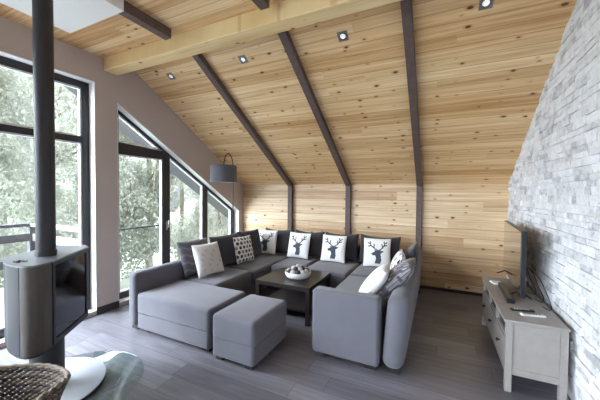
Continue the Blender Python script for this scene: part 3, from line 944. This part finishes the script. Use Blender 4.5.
def knit(u, v, s):
    w = sin(v * 15 + 1.2 * sin(u * 9))
    return 1 if w > .55 else 0
def stripes(u, v, s):
    f = (u * 4.2 + .12 * sin(v * 4)) % 1
    return 1 if f < .22 else (2 if .5 < f < .58 else 0)
def faint(u, v, s):
    return 1 if (sin(u * 11 + 2 * sin(v * 4)) * sin(v * 10 + u * 2)) > .62 and abs(u) < .8 and abs(v) < .8 else 0

zs = .448
# dark back cushions along the pine wall
DK = [M['cush']]
names = ['in the left corner, behind the leftmost deer pillow', 'behind the second deer pillow from the left', 'behind the third deer pillow from the left', 'behind the rightmost deer pillow']
for (x, yw, w, lb) in ((-2.66, 2, .60, names[0]), (-2.05, -3, .58, names[1]), (-1.45, 2, .58, names[2]), (-.83, -4, .64, names[3])):
    pillow('back_cushion', w, .46, .17, DK, (x, 4.60, zs - .01), (R(-14), 0, R(yw)), pinch=.05, sag=.025, label='dark grey back cushion ' + lb, group='dark back cushions')
# deer pillows
lab = ['leftmost of the four deer pillows, in the left corner', 'second deer pillow from the left', 'third deer pillow from the left, behind the bowl', 'rightmost of the four deer pillows']
for (x, y, yw, w, lb) in ((-2.80, 4.40, 6, .42, lab[0]), (-2.13, 4.37, -5, .41, lab[1]), (-1.51, 4.38, -2, .41, lab[2]), (-.81, 4.38, 8, .40, lab[3])):
    pillow('deer_pillow', w, .43, .12, [M['linen'], M['print']], (x, y, zs), (R(-15), 0, R(yw)), deer, n=72, pinch=.035, label='white stag print pillow, ' + lb, cat='pillow', group='deer pillows')
# left run (front faces +x): rotate about z by +90
def left_p(name, w, h, t, mats, x, y, lean, yaw, **kw):
    return pillow(name, w, h, t, mats, (x, y, zs), (R(-lean), 0, R(90 + yaw)), **kw)
left_p('back_cushion', .58, .46, .17, DK, -2.855, 3.50, 15, -6, label='dark grey back cushion on the left run, behind the spotted pillow', group='dark back cushions', pinch=.05)
left_p('back_cushion', .52, .46, .17, DK, -2.86, 4.10, 12, -8, label='dark grey back cushion on the left run, in the far corner', group='dark back cushions', pinch=.05)
left_p('knit_cushion', .50, .47, .16, [M['knit'], M['knit3']], -2.885, 2.94, 21, -4, pattern=knit, label='dark patterned cushion leaning over the sofa side at left', cat='cushion')
left_p('pillow', .42, .43, .15, [M['linen2'], M['print3']], -2.70, 2.96, 21, -8, pattern=faint, label='pale faintly printed square pillow on the left run, in front of the dark patterned cushion', cat='pillow')
left_p('spotted_pillow', .37, .41, .13, [M['linen'], M['print2'], M['knit2']], -2.72, 3.74, 14, -8, pattern=spots, n=64, label='white pillow with rows of dark oval spots on the left run', cat='pillow')
# right run (front faces -x)
def right_p(name, w, h, t, mats, x, y, lean, yaw, **kw):
    return pillow(name, w, h, t, mats, (x, y, kw.pop('z', zs)), (R(-lean), 0, R(-90 + yaw)), **kw)
right_p('striped_cushion', .54, .47, .17, [M['knit'], M['knit2'], M['linen2']], -.53, 3.02, 44, 0, z=.535, pattern=stripes, label='dark grey striped cushion leaning on the right sofa back', cat='cushion')
right_p('pillow', .42, .43, .145, [M['linen']], -.69, 2.87, 38, 4, z=.495, label='plain white pillow leaning on the striped cushion, near the right armrest', cat='pillow')
right_p('leaf_pillow', .42, .42, .15, [M['linen'], M['print2']], -.49, 3.62, 16, 6, pattern=leaves, n=64, label='white pillow with black leaf print on the right run', cat='pillow')
right_p('back_cushion', .58, .46, .17, DK, -.36, 3.96, 14, 0, z=.45, label='dark grey back cushion on the right run, behind the leaf print pillow', group='dark back cushions', pinch=.05)

# ------------------------------------------------------------------ floor lamp
lx, ly = -3.30, 4.14
fl = tag(empty('floor_lamp', (lx, ly, 0)), 'floor lamp with grey drum shade behind the sofa in the window corner', 'lamp')
lathe('base', [(0, 0), (.13, 0), (.135, .008), (.13, .018), (.02, .024), (0, .024)], M['lampmetal'], fl, n=40)
sy = -.25
pts = [(0, 0, .02), (0, 0, 1.0), (0, 0, 1.9)] + [(0, sy / 2 + (-sy / 2) * cos(R(a)), 1.98 + .24 * sin(R(a))) for a in range(0, 181, 12)] + [(0, sy, 1.93)]
tube('pole', pts, .008, M['lampmetal'], fl)
bm = bmesh.new()
add_lathe(bm, [(.222, 1.715), (.226, 1.715), (.214, 2.00), (.210, 2.00), (.222, 1.715)], 48, (0, sy))
sh = bm_obj('lamp_shade', bm, M['shade'], fl, smooth=True); shade_angle(sh)
bm = bmesh.new(); add_lathe(bm, [(.2205, 1.718), (.2085, 1.997)], 48, (0, sy))
bm_obj('lining', bm, M['shade_in'], sh, smooth=True)
bm = bmesh.new()
for a in (0, 2.09, 4.19): add_tube(bm, [(0, sy, 1.93), (.207 * cos(a), sy + .207 * sin(a), 1.95)], .003, 5)
add_lathe(bm, [(0, 1.955), (.02, 1.955), (.022, 1.90), (0, 1.90)], 16, (0, sy))
bm_obj('shade_holder', bm, M['lampmetal'], fl)

# ------------------------------------------------------------------ downlights
def downlight(x, y, label, rot=True):
    e = empty('downlight', (x, y, zr(y) - .0005), (-ang, 0, 0))
    tag(e, label, 'ceiling light', 'recessed ceiling lights')
    bm = bmesh.new()
    # square ring
    for lo, hi in (((-.05, -.05, -.006), (.05, -.034, 0)), ((-.05, .034, -.006), (.05, .05, 0)), ((-.05, -.034, -.006), (-.034, .034, 0)), ((.034, -.034, -.006), (.05, .034, 0))):
        add_box(bm, lo, hi)
    bm_obj('square_frame', bm, M['dl_dark'], e)
    lathe('bezel', [(.026, -.002), (.044, -.001), (.043, -.008), (.028, -.009), (.026, -.002)], M['dl_ring'], e, n=28)
    lathe('bulb', [(0, -.001), (.0262, -.001), (.024, -.005), (0, -.0065)], M['dl_bulb'], e, n=24)
for x, lb in ((-3.31, 'nearest the left windows'), (-2.11, 'second from the left windows'), (-.89, 'between the middle and right rafters'), (.325, 'nearest the stone wall')):
    downlight(x, 2.825, 'small square recessed downlight on the sloped ceiling ' + lb)

# ------------------------------------------------------------------ tv bench
bx0, bx1, by0, by1, bh = .50, .885, 2.73, 4.04, .575
tb = tag(empty('tv_bench', (bx0, by0, 0)), 'pale greige wooden tv bench with drawers along the stone wall', 'tv bench')
def bb(name, lo, hi, mat='bench', parent=None, bev=.002):
    return box(name, (lo[0] - bx0, lo[1] - by0, lo[2]), (hi[0] - bx0, hi[1] - by0, hi[2]), M[mat], parent or tb, bev, 1)
bb('top_board', (bx0 - .012, by0 - .012, bh - .022), (bx1 + .004, by1 + .012, bh), bev=.004)
for x in (bx0 + .002, bx1 - .047):
    for y in (by0, by1 - .045):
        bb('leg', (x, y, 0), (x + .045, y + .045, bh - .022))
for y in (by0 + .012, by1 - .03):
    bb('side_panel', (bx0 + .047, y, .145), (bx1 - .047, y + .018, bh - .022))
    ys = y - .007 if y < 3 else y + .013
    for z0, z1 in ((.14, .19), (bh - .068, bh - .022)): bb('side_rail', (bx0 + .047, ys, z0), (bx1 - .047, ys + .012, z1), bev=.001)
bb('back_panel', (bx1 - .02, by0 + .045, .15), (bx1 - .01, by1 - .045, bh - .022))
bb('bottom_board', (bx0 + .012, by0 + .03, .145), (bx1 - .02, by1 - .03, .163))
bb('middle_shelf', (bx0 + .012, by0 + .03, .405), (bx1 - .02, by1 - .03, .42))
bb('bottom_rail', (bx0 + .004, by0 + .045, .14), (bx0 + .022, by1 - .045, .165))
span = (by1 - by0 - .09) / 3
for i in range(3):
    y0 = by0 + .045 + span * i
    if i: bb('divider', (bx0 + .004, y0 - .012, .165), (bx1 - .022, y0 + .012, bh - .022))
    ya, yb = y0 + (.014 if i else .003), y0 + span - (.014 if i < 2 else .003)
    d = bb('drawer', (bx0 + .003, ya, .17), (bx0 + .022, yb, .402))
    bm = bmesh.new(); add_lathe(bm, [(0, 0), (.007, 0), (.006, .012), (.014, .018), (.015, .026), (0, .03)], 20)
    kb = bm_obj('knob', bm, M['knob'], d, smooth=True, loc=(.003, (ya + yb) / 2 - by0, .30), rot=(0, R(-90), 0))
bb('shelf_shade_sheet', (bx0 + .03, by0 + .05, .422), (bx0 + .036, by1 - .05, bh - .024), 'bench_dark')  # dark sheet painting the shade inside the open shelf compartments

# tv
tva = R(-4)
tv = tag(empty('television', (.735, 3.80, bh), (0, 0, tva)), 'flat black television standing on the tv bench before the stone wall', 'television')
box('body', (-.012, -.62, .045), (.03, .62, .65), M['tvblack'], tv, .006, 2)
box('screen', (-.0135, -.61, .058), (-.011, .61, .64), M['screen'], tv)
box('rear_housing', (.03, -.36, .12), (.055, .36, .45), M['tvblack'], tv, .01, 2)
for s in (-1, 1):
    bm = bmesh.new()
    add_tube(bm, [(-.09, s * .46, .007), (.0, s * .43, .06), (.02, s * .43, .06), (.10, s * .46, .007)], .008, 6)
    bm_obj('stand_foot', bm, M['tvblack'], tv)
def flatthing(name, lo, hi, mat, loc, rz, label, cat, bev=.004):
    return tag(box(name, lo, hi, mat, None, bev, 2, loc=loc, rot=(0, 0, rz)), label, cat)
sbx = flatthing('sound_bar', (-.03, -.28, 0), (.03, .28, .045), M['tvblack'], (.615, 3.40, bh + .001), R(-2), 'low black bar lying on the bench in front of the television', 'sound bar', .008)
def remote(mat, btn, loc, rz, label):
    e = tag(empty('remote_control', loc, (0, 0, rz)), label, 'remote control')
    box('body', (-.02, -.085, 0), (.02, .085, .016), mat, e, .005, 2)
    bm = bmesh.new()
    for i in range(6):
        for j in range(3): add_box(bm, (-.013 + j * .01, -.06 + i * .02, .0155), (-.007 + j * .01, -.052 + i * .02, .0175))
    bm_obj('buttons', bm, btn, e)
remote(M['remote'], M['remote_w'], (.655, 2.975, bh + .001), R(-76), 'black remote control lying on the bench, the one nearer the television')
remote(M['remote_w'], M['remote'], (.705, 2.885, bh + .001), R(-78), 'pale remote control lying on the near end of the bench')
bm = bmesh.new(); add_box(bm, (-.05, -.06, 0), (.05, .06, .008), .001, 1); add_box(bm, (-.045, -.055, .008), (.048, .056, .014), .001, 1)
tag(bm_obj('paper_stack', bm, M['white'], loc=(.60, 3.78, bh + .001), rot=(0, 0, R(12))), 'small white papers on the far end of the bench', 'papers')
for i, (y0, lbl) in enumerate(((3.35, 'black cable sagging behind the television, nearest the camera'), (3.55, 'black cable looping behind the television middle'), (3.78, 'black cable hanging behind the far half of the television'))):
    pts = [(.785, y0, .86), (.84, y0 - .06, .80), (.87, y0 - .14, .70 - .02 * i), (.885, y0 - .22, .62), (.86, y0 - .30, .588), (.83, y0 - .2, .586)]
    sm = []
    for q in range(len(pts) - 1):
        p0, p1, p2, p3 = [Vector(pts[max(0, min(len(pts) - 1, q + d))]) for d in (-1, 0, 1, 2)]
        for t_ in range(5):
            t1 = t_ / 5
            sm.append(.5 * ((2 * p1) + (p2 - p0) * t1 + (2 * p0 - 5 * p1 + 4 * p2 - p3) * t1 ** 2 + (3 * p1 - p0 - 3 * p2 + p3) * t1 ** 3))
    sm.append(Vector(pts[-1]))
    tag(tube('cable', sm, .0035, M['tvblack']), lbl, 'cable', 'television cables')

# ------------------------------------------------------------------ light
w = bpy.data.worlds.new('overcast_sky'); SC.world = w; w.use_nodes = True
nt = w.node_tree; bg = nt.nodes['Background']
tc = nt.nodes.new('ShaderNodeTexCoord')
def lobe(d, lo, hi, strength):
    dp = nt.nodes.new('ShaderNodeVectorMath'); dp.operation = 'DOT_PRODUCT'
    dp.inputs[1].default_value = Vector(d).normalized()
    nt.links.new(tc.outputs['Generated'], dp.inputs[0])
    mr = nt.nodes.new('ShaderNodeMapRange'); mr.interpolation_type = 'SMOOTHSTEP'
    mr.inputs['From Min'].default_value = lo; mr.inputs['From Max'].default_value = hi
    mr.inputs['To Min'].default_value = 0.0; mr.inputs['To Max'].default_value = strength
    nt.links.new(dp.outputs['Value'], mr.inputs['Value'])
    return mr.outputs[0]
# sky lobes added as fill light: brightest high above the garden side, and a wide bright patch behind the house
L1 = lobe((-.55, -.15, .82), .66, .95, 36.0)
L2 = lobe((-.70, -.68, .24), .62, 1.0, 25.0)
L3 = lobe((.72, -.05, .69), .35, .95, 6.0)
ad0 = nt.nodes.new('ShaderNodeMath'); ad0.operation = 'ADD'
nt.links.new(L2, ad0.inputs[0]); nt.links.new(L3, ad0.inputs[1])
ad = nt.nodes.new('ShaderNodeMath'); ad.operation = 'ADD'
nt.links.new(L1, ad.inputs[0]); nt.links.new(ad0.outputs[0], ad.inputs[1])
ad2 = nt.nodes.new('ShaderNodeMath'); ad2.operation = 'ADD'; ad2.inputs[1].default_value = 0.72
nt.links.new(ad.outputs[0], ad2.inputs[0])
bg.inputs['Color'].default_value = (.80, .895, 1.0, 1)
nt.links.new(ad2.outputs[0], bg.inputs['Strength'])

# ------------------------------------------------------------------ camera
cam = bpy.data.cameras.new('camera'); co = bpy.data.objects.new('camera', cam); link(co)
cam.sensor_width = 36; cam.lens = 289.2 / 600 * 36
cam.clip_start = .02; cam.clip_end = 200
yaw, pit, rol = R(25.512), R(-1.432), R(.5265)
fwd = Vector((-sin(yaw) * cos(pit), cos(yaw) * cos(pit), sin(pit)))
rt = Vector((cos(yaw), sin(yaw), 0)); up = rt.cross(fwd)
rt2 = rt * cos(rol) + up * sin(rol); up2 = -rt * sin(rol) + up * cos(rol)
mw = Matrix((rt2, up2, -fwd)).transposed().to_4x4(); mw.translation = (0, 0, 1.55)
co.matrix_world = mw
SC.camera = co
SC.view_settings.view_transform = 'Standard'
SC.view_settings.look = 'None'
SC.view_settings.gamma = 1
SC.view_settings.exposure = 0.12
SC.view_settings.use_curve_mapping = False
cy = SC.cycles
cy.max_bounces = 12; cy.diffuse_bounces = 8; cy.transparent_max_bounces = 24; cy.glossy_bounces = 6
cy.use_denoising = True
cy.sample_clamp_indirect = 8
